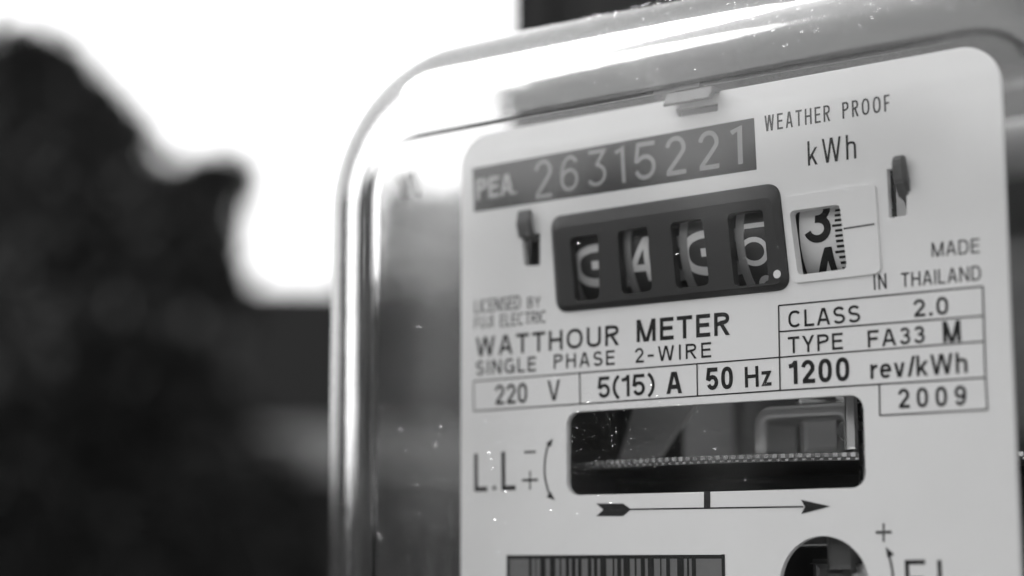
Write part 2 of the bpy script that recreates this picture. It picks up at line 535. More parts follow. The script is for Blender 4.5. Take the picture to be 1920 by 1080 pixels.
PX0, PX1, PZ0, PZ1 = -46.4, 37.2, -74.0, 28.1
cw = [at(1033, 407), at(1461, 342), at(1483, 543), at(1045, 587)]     # counter opening, tl tr br bl
w5 = [at(1480, 396, 0.26), at(1574, 383, 0.26), at(1588, 504, 0.26), at(1496, 516, 0.26)]
cwh = quadr([Vector(p) + Vector(d) for p, d in zip(cw, ((.6, -.6), (-.6, -.6), (-.6, .6), (.6, .6)))], 1.6)
fr5 = [at(1481, 372), at(1640, 350), at(1648, 520), at(1492, 533)]
fr5 = [(w5[0][0] - .75, w5[0][1] + 1.9), (w5[1][0] + 5.0, w5[1][1] + 2.2), (w5[2][0] + 4.6, w5[2][1] - 1.0), (w5[3][0] - .75, w5[3][1] - 1.0)]
fr5h = [(x + dx, z + dz) for (x, z), (dx, dz) in zip(fr5, ((.5, -.5), (-.5, -.5), (-.5, .5), (.5, .5)))]
dw = rrect(-27.5, 17.85, -24.95, -13.5, 1.9)
circ = [(11.74 + 6.25 * math.cos(R(a)), -37.05 + 6.25 * math.sin(R(a))) for a in range(0, 360, 8)]
lslot = [at(979, 440), at(1012, 436), at(1012, 497), at(983, 499)]
rslot = [at(1663, 318), at(1700, 314), at(1699, 404), at(1667, 409)]
tslot = [at(1268, 204), at(1346, 192), at(1345, 208), at(1272, 219)]
plate = plate_with_holes('name_plate', rrect(PX0, PX1, PZ0, PZ1, 5.0),
                         [cwh, fr5h, dw, circ, lslot, rslot, tslot], -0.9, 0.0, M['plate'], meter, back=M['dark_metal'])
bv = plate.modifiers.new('edge', 'BEVEL'); bv.width = 0.00016; bv.segments = 2; bv.limit_method = 'ANGLE'; bv.angle_limit = R(50)

# --- print on the plate (each line of print is a piece of its own)
words('lettering', [('WEATHER', (1434, 247), (1557, 227), 217, .12, .62, .17), ('PROOF', (1580, 223), (1669, 208), 192, .12, .62, .2)], M['ink'], plate)
words('lettering', [('kWh', (1515, 311), (1606, 297), 265, .1, .8, .2)], M['ink'], plate)
words('lettering', [('MADE', (1747, 482), (1837, 474), 455, .12, .85, .12)], M['ink'], plate)
words('lettering', [('IN', (1639, 544), (1663, 541), 515, .12, .8, .2), ('THAILAND', (1690, 539), (1840, 525), 512, .12, .85, .13)], M['ink'], plate)
words('lettering', [('CLASS', (1478, 615), (1614, 604), 583, .155, 1, .12), ('2.0', (1713, 595), (1779, 589), 562, .17, 1.15, .2)], M['ink'], plate)
words('lettering', [('TYPE', (1478, 663), (1581, 655), 632, .155, 1, .14), ('FA33', (1627, 652), (1735, 643), 620, .165, 1.05, .14), ('M', (1768, 643), (1803, 640), 603, .19, .9, .1)], M['ink'], plate)
words('lettering', [('1200', (1480, 721), (1594, 714), 677, .19, 1, .12), ('rev/kWh', (1632, 711), (1815, 699), 673, .16, 1, .1)], M['ink'], plate)
words('lettering', [('2009', (1684, 766), (1813, 760), 729, .17, 1, .32)], M['ink'], plate)
words('lettering', [('WATTHOUR', (892, 669), (1161, 647), 633, .165, 1, .16), ('METER', (1193, 642), (1369, 628), 600, .18, .95, .13)], M['ink'], plate)
words('lettering', [('SINGLE', (892, 704), (1005, 696), 677, .155, .9, .17), ('PHASE', (1038, 692), (1153, 684), 665, .15, .9, .17), ('2-WIRE', (1190, 681), (1334, 670), 653, .15, .9, .2)], M['ink'], plate)
words('lettering', [('LICENSED', (890, 588), (976, 579), 563, .11, .85, .1), ('BY', (989, 578), (1014, 576), 557, .11, .85, .12)], M['ink'], plate)
words('lettering', [('FUJI', (890, 617), (925, 613), 595, .11, .85, .1), ('ELECTRIC', (938, 613), (1025, 605), 590, .11, .85, .1)], M['ink'], plate)
words('lettering', [('220', (928, 759), (989, 755), 722, .15, .95, .1), ('V', (1027, 752), (1051, 750), 714, .14, 1, .1)], M['ink'], plate)
words('lettering', [('5(15)', (1121, 747), (1228, 740), 707, .165, 1, .1), ('A', (1249, 739), (1280, 737), 698, .2, 1, .1)], M['ink'], plate)
words('lettering', [('50', (1325, 732), (1375, 729), 690, .19, 1, .12), ('Hz', (1397, 727), (1447, 723), 688, .17, 1, .14)], M['ink'], plate)
words('lettering', [('L', (890, 922), (914, 921), 851, .12, .9, .1), ('L', (941, 920), (967, 919), 847, .12, .9, .1)], M['ink'], plate)
words('lettering', [('F', (1699, 1122), (1738, 1122), 1050, .12, .95, .1), ('L', (1760, 1122), (1796, 1122), 1050, .12, .9, .1)], M['ink'], plate)

# table frame
V, F = [], []
L_ = [((888, 715), (1462, 670)), ((1462, 670), (1846, 640)), ((889, 771), (1463, 732)), ((1463, 732), (1848, 708)), ((1460, 573), (1843, 537)),
      ((1461, 622), (1845, 592)), ((1650, 779), (1852, 768)),
      ((888, 715), (889, 771)), ((1087, 700), (1088, 758)), ((1307, 682), (1308, 742)), ((1460, 573), (1463, 732)), ((1843, 537), (1848, 708)),
      ((1649, 721), (1650, 779)), ((1848, 708), (1852, 768))]
for i, (a, b) in enumerate(L_): line(V, F, at(*a), at(*b), 0.19, layer=i)
pyd('table_frame', V, F, M['ink'], plate)

# flow arrow with centre mark
V, F = [], []
def poly(pts, layer=0, h=0.0):
    k = len(V)
    for u, v in pts:
        x, z = at(u, v, h); V.append(mm(x, h + INK_H + 0.003 * layer, z))
    F.append(tuple(range(k, k + len(pts))))
c7 = lambda x, y: (860 + x * .28125, 780 + y * .28125)
c8 = lambda x, y: (1380 + x / 3, 720 + y / 3)
poly([c7(917, 583), c7(1097, 583), c7(1150, 622), c7(965, 625)])
poly([c7(965, 625), c7(1150, 622), c7(1097, 668), c7(917, 668)], 0)
line(V, F, at(*c7(1140, 622)), at(*c8(380, 690)), 0.2, layer=2)
poly([c8(366, 651), c8(532, 688), c8(388, 691)], 3)
poly([c8(388, 691), c8(532, 688), c8(368, 731)], 3)
line(V, F, at(*c7(1657, 505)), at(*c7(1657, 618)), 0.98, layer=4)
pyd('direction_arrow', V, F, M['ink'], plate)

# light-load and full-load adjusting marks
def curve_arrow(pts, heads):
    V2, F2 = [], []
    P_ = [Vector(at(*p)) for p in pts]
    L, Rr = ribbon([(p.x, p.y) for p in P_], 0.3, False)
    for a, b in zip(L, Rr):
        V2.append(mm(a.x, INK_H, a.y)); V2.append(mm(b.x, INK_H, b.y))
    for i in range(len(P_) - 1): F2.append((2 * i, 2 * i + 1, 2 * i + 3, 2 * i + 2))
    for hd in heads:
        k = len(V2)
        for p in hd:
            x, z = at(*p); V2.append(mm(x, INK_H + 0.004, z))
        F2.append(tuple(range(k, k + len(hd))))
    return V2, F2
V, F = curve_arrow([(1029, 832), (1025, 845), (1022, 862), (1021, 880), (1022, 895), (1025, 910), (1029, 924)],
                   [[(1037, 822), (1033, 838), (1024, 832)], [(1041, 938), (1025, 932), (1032, 921)]])
pyd('adjust_arrow', V, F, M['ink'], plate)
V, F = curve_arrow([(1666, 1040), (1670, 1052), (1673, 1068), (1675, 1085), (1675, 1105)],
                   [[(1661, 1025), (1677, 1040), (1664, 1046)]])
pyd('adjust_arrow', V, F, M['ink'], plate)
V, F = [], []
line(V, F, at(983, 848), at(1005, 847), 0.32)
pyd('minus_mark', V, F, M['ink'], plate)
for cx, cy in ((994, 900), (1657, 998)):
    V, F = [], []
    line(V, F, at(cx - 15, cy + .5), at(cx + 15, cy - .5), 0.34)
    line(V, F, at(cx, cy - 17), at(cx, cy + 18), 0.26, layer=1)
    pyd('plus_mark', V, F, M['ink'], plate)
for cx, cy in ((927, 915), (1749, 1118)):
    V, F = [], []
    poly([(cx + 4 * math.cos(R(a)), cy + 4 * math.sin(R(a))) for a in range(0, 360, 30)])
    pyd('dot_mark', V, F, M['ink'], plate)

# serial number box
bx = [at(886, 316), at(1414, 221), at(1419, 318), at(889, 398)]
serial = pyd('serial_box', [mm(x, 0.02, z) for x, z in bx], [(0, 3, 2, 1)], M['box_ink'], plate)
words('lettering', [('2', (1003, 374), (1035, 369), 302, .1, 1, .1), ('6', (1051, 361), (1085, 356), 294, .1, 1, .1), ('{z3}', (1101, 352), (1139, 346), 284, .1, 1, .1),
                    ('{i}', (1155, 346), (1174, 342), 276, .12, 1, .1), ('5', (1188, 340), (1231, 334), 269, .12, 1, .1), ('2', (1248, 331), (1287, 325), 258, .12, 1, .1),
                    ('2', (1310, 321), (1349, 315), 248, .12, 1, .1), ('{i}', (1371, 311), (1394, 307), 238, .14, 1, .1)], M['engraved'], plate, 0.02)
words('lettering', [('PEA', (893, 376), (963, 364), 337, .19, .95, .05), ('.', (963, 364), (969, 363), 340, .16, 1, .1)], M['light_ink'], plate, 0.02)

# barcode label
bc = [(-38.0, -33.1), (-2.4, -33.1), (-2.4, -50), (-38.0, -50)]
label = pyd('barcode_label', [mm(x, 0.02, z) for x, z in bc], [(0, 3, 2, 1)], M['bar_grey'], plate)
V, F = [], []
def bx_at(x): return at(*c7(x, 1000))[0]
line(V, F, (-38.0, -33.3), (-2.4, -33.3), .5, 0.02); line(V, F, (-37.75, -33), (-37.75, -50), .5, 0.02, 1)
line(V, F, (-2.65, -33), (-2.65, -50), .5, 0.02, 1); line(V, F, (-38.0, -49.8), (-2.4, -49.8), .5, 0.02)
for a, b in ((470, 487), (514, 520), (545, 580), (610, 645), (675, 685), (715, 737), (755, 780), (797, 820), (862, 886), (903, 925), (945, 985), (1028, 1038),
             (1058, 1085), (1100, 1142), (1174, 1187), (1215, 1243), (1262, 1303), (1344, 1353), (1385, 1410), (1458, 1502), (1524, 1537), (1555, 1583)):
    x0, x1 = bx_at(a), bx_at(b)
    line(V, F, ((x0 + x1) / 2, -33.5), ((x0 + x1) / 2, -49.7), x1 - x0, 0.02, 2)
pyd('barcode_bars', V, F, M['ink'], plate)

# --- counter: raised black bezel with four openings, drums behind
BH = 0.7
bez = empty('counter_register', (0, 0, 0)); bez.parent = meter
def inset(q, l, t, r_, b):
    (a, b_, c_, d) = [Vector(p) for p in q]
    return [(a.x + l, a.y - t), (b_.x - r_, b_.y - t), (c_.x - r_, c_.y + b), (d.x + l, d.y + b)]
c_in = inset(cw, 1.0, 1.9, .9, .75)
ring0 = quadr(cw, 2.0); ring1 = quadr(c_in, 1.2)
holes = []
for q in ([(1068, 446), (1121, 438), (1124, 560), (1078, 566)], [(1157, 433), (1214, 424), (1223, 545), (1166, 552)],
          [(1256, 418), (1317, 409), (1330, 534), (1268, 541)], [(1363, 402), (1430, 392), (1442, 530), (1377, 538)]):
    holes.append(quadr([at(u, v, BH) for u, v in q], .8, 4))
face = plate_with_holes('bezel_face', ring1, holes, -0.6, BH, M['black_plastic'], bez)
loft('bezel_rim', [[mm(x, -0.5, z) for x, z in ring0], [mm(x, 0.12, z) for x, z in ring0], [mm(x, 0.3, z) for x, z in quadr(inset(cw, .12, .12, .12, .12), 2.0)],
                   [mm(x, BH - .02, z) for x, z in ring1]], M['black_plastic'], bez)
dx, dz = at(1457, 514, BH)
pyd('decimal_point', [mm(dx + .55 * math.cos(R(a)), BH + .02, dz + .55 * math.sin(R(a))) for a in range(0, 360, 15)], [tuple(range(24))], M['white_plastic'], bez)

def dense(pts, step=.06):
    o_ = [pts[0]]
    for a, b in zip(pts, pts[1:]):
        n_ = max(1, int(math.dist(a, b) / step))
        for i in range(1, n_ + 1): o_.append((a[0] + (b[0] - a[0]) * i / n_, a[1] + (b[1] - a[1]) * i / n_))
    return o_

def drum_map(xc, zc, rad, front):
    """wrap a flat drawing (x mm, z mm) on a drum whose foremost line lies at h = front"""
    def f(x, z, lift):
        k = max(-.98, min(.98, (z - zc) / rad))
        rr = rad + lift
        return mm(x, front - rad + rr * math.sqrt(1 - k * k), zc + rr * k)
    return f
def drum(xl, xr, zc, rad, front, digits, body, ink, white=False, ticks=None):
    """digits: (glyph, left x, right x, bottom z, top z, stroke)"""
    n = 64
    prof = [(xl, rad - 3.5), (xl, rad - .1), (xl + .1, rad), (xr - .1, rad), (xr, rad - .1), (xr, rad - 3.5)]
    rings = [[mm(x, front - rad + r_ * math.cos(2 * math.pi * i / n), zc + r_ * math.sin(2 * math.pi * i / n)) for i in range(n)] for x, r_ in prof]
    d = loft('number_drum', rings, body, meter, True, True, True)
    e = d.modifiers.new('e', 'EDGE_SPLIT'); e.split_angle = R(40)
    fm = drum_map(0, zc, rad, front)
    if not white:
        rw = 1.05
        rings = [[mm(x, front - rad + (rad + .18) * math.cos(2 * math.pi * i / n), zc + (rad + .18) * math.sin(2 * math.pi * i / n)) for i in range(n)] for x in (xl - .15, xl + rw)]
        r2 = [[mm(x, front - rad + (rad - 1) * math.cos(2 * math.pi * i / n), zc + (rad - 1) * math.sin(2 * math.pi * i / n)) for i in range(n)] for x in (xl - .15, xl + rw)]
        fl = loft('flange', [r2[0], rings[0], rings[1], r2[1]], M['drum_flange'], d)
        V3, F3 = [], []
        for k in range(12):      # carry pins at the drum's left side
            a0 = 2 * math.pi * k / 12
            b0 = len(V3)
            for x in (xl - 1.25, xl - .15):
                for da, rr in ((-.09, rad - .9), (.09, rad - .9), (.09, rad - .1), (-.09, rad - .1)):
                    V3.append(mm(x, front - rad + rr * math.cos(a0 + da), zc + rr * math.sin(a0 + da)))
            F3 += [tuple(b0 + i for i in f) for f in ((0, 1, 2, 3), (4, 5, 6, 7), (0, 1, 5, 4), (1, 2, 6, 5), (2, 3, 7, 6), (3, 0, 4, 7))]
        pyd('carry_pins', V3, F3, M['drum_flange'], d)
    V3, F3 = [], []
    for g, a, b, z0, z1, wd in digits:
        W, st = glyph(g, wd)
        st = [(dense(pts), c) for pts, c in st]
        hh = z1 - z0
        k = (b - a) / W / hh
        strokes_mesh([([(x * k, y) for x, y in pts], c) for pts, c in st], lambda x, y, s: fm(a + x * hh, z0 + y * hh, .04 + .006 * s), wd,
                     (0, 1), V3, F3)
    # finer wrap: split long faces so that they follow the drum
    bm = bmesh.new()
    vv = [bm.verts.new(v) for v in V3]
    for f in F3: bm.faces.new([vv[i] for i in f])
    bmo('digits', bm, ink, d)
    if ticks:
        V3, F3 = [], []
        x0, x1, xs, n0, n1, st_, zz = ticks
        for i in range(n0, n1):
            xa = x0 if i % 5 == 0 else xs
            z = zz + i * st_
            k = len(V3)
            for x, dz_ in ((xa, -.16), (x1, -.16), (x1, .16), (xa, .16)): V3.append(fm(x, z + dz_, .03))
            F3.append((k, k + 1, k + 2, k + 3))
        pyd('scale_ticks', V3, F3, ink, d)
    return d

DR, DF = 9.0, -1.3
zc = (c_in[0][1] + c_in[2][1]) / 2 + 2.0
def pd(u, v): return at(u, v, DF)
def dig(g, u0, v0, u1, vt, wd):
    a = pd(u0, v0); b = pd(u1, v0); return (g, a[0], b[0], a[1], pd(u0, vt)[1], wd)
drum(pd(1068, 500)[0], pd(1160, 500)[0], zc, DR, DF, [dig('q', 1072, 541, 1130, 463, .19), dig('2', 1076, 622, 1134, 560, .13)], M['drum'], M['drum_digit'])
drum(pd(1172, 500)[0], pd(1262, 500)[0], zc, DR, DF, [dig('4', 1178, 528, 1224, 448, .15), dig('5', 1178, 612, 1226, 545, .13)], M['drum'], M['drum_digit'])
drum(pd(1277, 500)[0], pd(1368, 500)[0], zc, DR, DF, [dig('q', 1276, 519, 1336, 437, .18), dig('2', 1284, 600, 1340, 538, .13)], M['drum'], M['drum_digit'])
drum(pd(1383, 500)[0], pd(1470, 500)[0], zc, DR, DF, [dig('5', 1382, 500, 1442, 422, .12), dig('6', 1398, 592, 1446, 515, .12)], M['drum'], M['drum_digit'])
# last drum: white, black figures, scale at its right edge
frame5 = plate_with_holes('index_frame', quadr(fr5, 1.0), [quadr(w5, .7, 5)], -1.2, 0.26, M['plate'], meter)
bv = frame5.modifiers.new('edge', 'BEVEL'); bv.width = 0.0002; bv.segments = 3; bv.limit_method = 'ANGLE'; bv.angle_limit = R(50)
V, F = [], []
line(V, F, at(1582, 429, .26), at(1640, 420, .26), .2, .26)
pyd('index_line', V, F, M['ink'], frame5)
DF = -1.6
zc5 = (w5[0][1] + w5[2][1]) / 2 + 2.0
x0, x1 = pd(1498, 450)[0], pd(1592, 450)[0]
tick_l, tick_s, tick_r = pd(1561, 450)[0], pd(1566, 450)[0], pd(1580, 450)[0]
drum(x0, x1, zc5, DR, DF, [dig('3', 1506, 458, 1561, 375, .17), dig('4', 1516, 545, 1566, 466, .17)], M['drum_white'], M['ink'], True,
     ticks=(tick_l, tick_r, tick_s, -9, 10, .66, zc5 - .1))
# axle of the register
bm = bmesh.new()
bmesh.ops.create_cone(bm, cap_ends=True, segments=16, radius1=.0012, radius2=.0012, depth=.062, matrix=Matrix.Translation(Vector(mm(-8, -10.5, zc))) @ Matrix.Rotation(R(90), 4, 'Y'))
bmo('register_axle', bm, M['dark_metal'], meter, True)

# --- clips that hold the plate
def prism(name, prof, x0, x1, m, parent, bev=.1):
    """side profile (h, z) swept from x0 to x1"""
    bm = bmesh.new()
    a = [bm.verts.new(mm(x0, h, z)) for h, z in prof]
    b = [bm.verts.new(mm(x1, h, z)) for h, z in prof]
    n = len(prof)
    bm.faces.new(a); bm.faces.new(b[::-1])
    for i in range(n): bm.faces.new((a[i], a[(i + 1) % n], b[(i + 1) % n], b[i]))
    if bev: bmesh.ops.bevel(bm, geom=bm.edges[:], offset=bev / 1000, segments=2, affect='EDGES')
    return bmo(name, bm, m, parent)
tx0, tx1 = at(1253, 180, 1.2)[0], at(1340, 168, 1.2)[0]
tz = at(1290, 183, 1.2)[1]
prism('top_clip', [(-6, tz + .9), (-6, tz + .3), (.9, tz + .2), (2.4, tz - 1.1), (2.7, tz - .9), (1.6, tz + .9)], tx0, tx1, M['clip'], meter)
lx, lz = at(985, 430, .6)
prism('side_clip', [(-3, lz - 1.4), (1.0, lz - 1.2), (1.6, lz + .8), (1.2, lz + 2.7), (.5, lz + 2.7), (.7, lz + .8), (.2, lz - .5), (-3, lz - .6)], lx - 1.0, lx + 1.2, M['clip'], meter, .15)
rx, rz = at(1684, 330, .8)
prism('side_clip', [(-4, rz - 3.0), (-.2, rz - 2.6), (1.3, rz - .8), (1.6, rz + 1.6), (1.2, rz + 2.6), (.6, rz + 2.4), (.8, rz + 1.2), (.4, rz - .4), (-4, rz - 2.0)], rx - .55, rx + 1.15, M['clip'], meter, .25)

# --- behind the plate: aluminium disc, brake magnet, coils, frame
DZ = -20.7
dcx, dch, drad = -9.0, -55.0, 53.5
bm = bmesh.new()
NT = 300
ring = []
for z, rr in ((DZ - .55, 20), (DZ - .5, drad - .5), (DZ - .1, drad - .45), (DZ + .1, drad - .45), (DZ + .5, drad - .5), (DZ + .55, 20)):
    ring.append([mm(dcx + rr * math.sin(2 * math.pi * i / NT), dch + rr * math.cos(2 * math.pi * i / NT), z) for i in range(NT)])
disc = loft('rotor_disc', ring, M['dark_metal'], meter, False, True, True)
V, F = [], []
for i in range(NT):
    for row, (za, zb) in enumerate(((DZ - .02, DZ + .5), (DZ - .42, DZ - .18))):
        a0 = 2 * math.pi * (i + .5 * row) / NT
        a1 = a0 + math.pi / NT * (1.05 if row == 0 else .8)
        k = len(V)
        for z in (za, zb):
            for a, rr in ((a0, drad - .6), (a0, drad + .05), (a1, drad + .05), (a1, drad - .6)):
                V.append(mm(dcx + rr * math.sin(a), dch + rr * math.cos(a), z))
        F += [tuple(k + j for j in f) for f in ((0, 1, 2, 3), (4, 5, 6, 7), (0, 1, 5, 4), (1, 2, 6, 5), (2, 3, 7, 6), (3, 0, 4, 7))]
pyd('edge_teeth', V, F, M['metal'], disc)
o = box('spindle', dcx - 1.2, dcx + 1.2, dch - 1.2, dch + 1.2, -60, 10, M['metal'], meter)

# rear frame
plate_with_holes('rear_frame', rrect(-42, 33, -70, 24, 3), [rrect(-24, 14, -30, -12, 2)], -111.5, -110, M['dark_metal'], meter)
box('coil_housing', -30, -6, -70, -50, -19.0, 0, M['dark_metal'], meter, 1.2)
ax0, az1 = at(1410, 764, -13)
ax1 = at(1603, 764, -13)[0]
inner = 2.0
arch = [(ax0, -19.9)] + [(ax0 + 2.4 - 2.4 * math.cos(R(a)), az1 - 2.4 + 2.4 * math.sin(R(a))) for a in range(0, 91, 15)] + \
       [(ax1 - 2.4 + 2.4 * math.sin(R(a)), az1 - 2.4 + 2.4 * math.cos(R(a))) for a in range(0, 91, 15)] + [(ax1, -19.9), (ax1 - inner, -19.9)] + \
       [(ax1 - inner - .8 + .8 * math.cos(R(a)), az1 - inner - .8 + .8 * math.sin(R(a))) for a in range(0, 91, 30)] + \
       [(ax0 + inner + .8 - .8 * math.sin(R(a)), az1 - inner - .8 + .8 * math.cos(R(a))) for a in range(0, 91, 30)] + [(ax0 + inner, -19.9)]
mg = plate_with_holes('brake_magnet', arch, [], -22, -13, M['magnet'], meter)
bv = mg.modifiers.new('edge', 'BEVEL'); bv.width = .0008; bv.segments = 3; bv.limit_method = 'ANGLE'; bv.angle_limit = R(50)
box('magnet_block', -.5, 5.0, -24, -18, -19.4, -12.5, M['magnet'], meter, .8)
box('support_post', 14.6, 17.0, -12, -5.5, -60, 20, M['metal'], meter, .8, True)
plate_with_holes('slanted_bracket', [at(1195, 740, -17), at(1320, 730, -17), at(1235, 858, -17), at(1160, 862, -17)], [], -18, -17, M['white_plastic'], meter)
bxa = at(1588, 800, -7)[0]; bxb = at(1606, 800, -7)[0]
box('bright_bar', bxa, bxb, -8.2, -6.8, -19.8, -8, M['brushed'], meter, .3)
box('dark_fill_block', -34, 24, -90, -20, -62, -22.2, M['bakelite'], meter, 1.0)  # added dark block, stands in for the shade below the disc
box('lower_bracket', -33, 22, -40, -12, -32, -30.6, M['dark_metal'], meter, .3)
box('support_post', -36, -33, -38, -4, -60, 20, M['dark_metal'], meter, .6, True)
box('magnet_screw_block', 7.4, 15.6, -12, -6, -47, -34.2, M['dark_metal'], meter, .6)
box('adjusting_lever', 11.0, 14.2, -5.5, -3.0, -34.9, -28.0, M['clip'], meter, .5)
box('adjusting_tongue', 13.8, 16.4, -7.5, -4.0, -45.0, -34.2, M['brushed'], meter, .5)
bm = bmesh.new()
bmesh.ops.create_cone(bm, cap_ends=True, segments=24, radius1=.0016, radius2=.0014, depth=.0012, matrix=Matrix.Translation(Vector(mm(6.4, -18.0, -16.6))) @ Matrix.Rotation(R(90), 4, 'X'))
bmo('screw_head', bm, M['screw'], meter, False)

# --- base case and cover
CX = -4.7
FX, FZT, FZB, FR = 52.3, 28.5, -112.0, 10.0      # half width, top, bottom, corner radius of the flat front
H0, RR, TH = 9.6, 14.8, 2.2
def outline(ext, n=16): return rrect(CX - FX - ext, CX + FX + ext, FZB - ext, FZT + ext, FR + ext, n)
def prof(out):
    """(ext, h) along the wall, from the front edge backwards"""
    p = []
    if out:
        p += [(-2.2, H0), (-1.6, H0 + .01), (-1.1, H0 + .05), (-.6, H0 + .05), (0, H0)]
        for i in range(1, 19):
            t = R(90 * i / 18)
            p.append((RR * math.sin(t), H0 - RR + RR * math.cos(t)))
        for d in (4, 12, 30, 60, 100): p.append((RR + d * .02, H0 - RR - d))
        p += [(RR + 2.1, H0 - RR - 103.2), (RR + 2.6, H0 - RR - 104), (RR + 4.0, H0 - RR - 104), (RR + 4.4, H0 - RR - 104.4), (RR + 4.4, H0 - RR - 107)]
    else:
        r_ = RR - 3.6
        p += [(-1.15, H0 - TH), (0, H0 - TH)]
        for i in range(1, 19):
            t = R(90 * i / 18)
            p.append((r_ * math.sin(t), H0 - TH - (RR - TH) * (1 - math.cos(t))))
        for d in (4, 12, 30, 60, 107): p.append((r_ + d * .02, H0 - RR - d))
    return p
po, pi_ = prof(True), prof(False)
rings = []
def ringmm(e, h): return [mm(x, h, z) for x, z in outline(e)]
front = ringmm(*po[0])
for e, h in po: rings.append(ringmm(e, h))
rings2 = [ringmm(e, h) for e, h in pi_]
allr = rings + rings2[::-1]
n = len(allr[0])
V = [p for r_ in allr for p in r_]
F = []; mi = []
K = len(allr)
for k in range(K - 1):
    for i in range(n):
        j = (i + 1) % n
        F.append((k * n + i, (k + 1) * n + i, (k + 1) * n + j, k * n + j)); mi.append(0)
F.append(tuple(range(n))); mi.append(1)
F.append(tuple(range((K - 1) * n, K * n))[::-1]); mi.append(1)
cover = pyd('clear_cover', V, F, [M['glass'], M['pane']], meter, True)
cover.data.polygons.foreach_set('material_index', mi)
bm = bmesh.new(); bm.from_mesh(cover.data); bmesh.ops.recalc_face_normals(bm, faces=bm.faces); bm.to_mesh(cover.data); bm.free()
cover.data.polygons.foreach_set('use_smooth', [len(p.vertices) == 4 for p in cover.data.polygons])

# base case: tray behind the cover
rb = [(RR + 5.0, -112.5), (RR + 5.0, -117), (RR + 3.6, -121), (RR - 1, -122)]
bo = [[mm(x, h, z) for x, z in outline(e)] for e, h in [(RR - 3.8, -115), (RR - 3.8, -112), (RR + 4.6, -112)] + rb]
loft('base_case', bo, M['base'], meter, False, True, True)
# pale sealing gasket lining the base's rim
loft('gasket', [[mm(x, h, z) for x, z in outline(e)] for e, h in [(RR - 8, -111.8), (RR - 8, -84), (RR - 7, -83), (RR - 5, -83), (RR - 4.2, -84), (RR - 4.2, -111.8)]],
     M['gasket'], meter, True)
# three short moulded ribs on the inside of the cover's left wall
for k in range(3):
    a, b = at(728 + 19 * k, 324 - 2 * k, -12), at(744 + 19 * k, 372 - 4 * k, -12)
    prism_pts = [(a[0] - .3, a[1]), (a[0] + .35, a[1] + .2), (b[0] + .3, b[1]), (b[0] - .3, b[1])]
    rib = plate_with_holes('rib', prism_pts, [], -12.8, -12, M['drum_white'], meter)
    bv = rib.modifiers.new('edge', 'BEVEL'); bv.width = .0001; bv.segments = 2

# dust and rain specks on the outside of the cover (far too many to count)
def specks():
    V, F = [], []
    oct_ = [(0, 1), (.7, .7), (1, 0), (.7, -.7), (0, -1), (-.7, -.7), (-1, 0), (-.7, .7)]
    def add(x, z, h, r_, nx=0.0, nz=0.0):
        r_ *= 1.1
        # low dome on the surface with normal tilted by (nx, nz)
        N = Vector((nx, -math.sqrt(max(1 - nx * nx - nz * nz, .01)), nz)).normalized()
        U = N.cross(Vector((0, 0, 1))).normalized(); W = U.cross(N)
        c = Vector(mm(x, h, z))
        k = len(V)
        a0 = random.random() * 6
        ax = random.uniform(.75, 1.3)
        if random.random() < .07:      # a fibre or fine scratch
            ax = random.uniform(6, 16); r_ = .022
        for a in range(8):
            t = a0 + a * math.pi / 4
            V.append(tuple(c + (U * math.cos(t) * ax + W * math.sin(t)) * r_ / 1000 - N * .000004))
        for a in range(8):
            t = a0 + a * math.pi / 4
            V.append(tuple(c + (U * math.cos(t) * ax + W * math.sin(t)) * r_ * .6 / 1000 + N * r_ * .38 / 1000))
        V.append(tuple(c + N * r_ * .5 / 1000))
        for a in range(8):
            b = (a + 1) % 8
            F.append((k + a, k + b, k + 8 + b, k + 8 + a)); F.append((k + 8 + a, k + 8 + b, k + 16))
    # front face
    for i in range(380):
        x = random.uniform(CX - FX, CX + FX); z = random.uniform(-40, 28)
        add(x, z, H0, random.choice((.02, .03, .03, .045)))
    for i in range(260):      # finer spatter in front of the disc window
        x = random.gauss(-17, 10); z = random.gauss(-18.5, 6)
        if abs(x - CX) < FX - 2 and z < 27: add(x, z, H0, random.uniform(.025, .05))
    for i in range(160):
        x = random.gauss(-45, 7); z = random.gauss(-30, 9)
        if abs(x - CX) < FX - 2 and z < 27: add(x, z, H0, random.uniform(.02, .05))
    # rounded top edge
    for i in range(2000):
        x = random.uniform(-45, 44); t = random.random() ** .8 * R(80)
        if random.random() > min(1, .1 + (x + 45) / 70): continue
        nx, nz = 0, math.sin(t)
        add(x, FZT + RR * math.sin(t), H0 - RR + RR * math.cos(t), random.choice((.025, .03, .035, .04, .055, .075)), nx, nz)
    # rounded left edge
    for i in range(160):
        z = random.uniform(-40, 18); t = random.random() * R(80)
        add(CX - FX - RR * math.sin(t), z, H0 - RR + RR * math.cos(t), random.uniform(.02, .05), -math.sin(t), 0)
    return V, F
V, F = specks()
M['drop'] = mat('water_speck', 0.8, 0.12); M['drop'].node_tree.nodes['Principled BSDF'].inputs['Transmission Weight'].default_value = 1.0
M['drop'].node_tree.nodes['Principled BSDF'].inputs['IOR'].default_value = 1.33
sp = pyd('rain_specks', V, F, M['drop'], meter, True)
sp['kind'] = 'stuff'

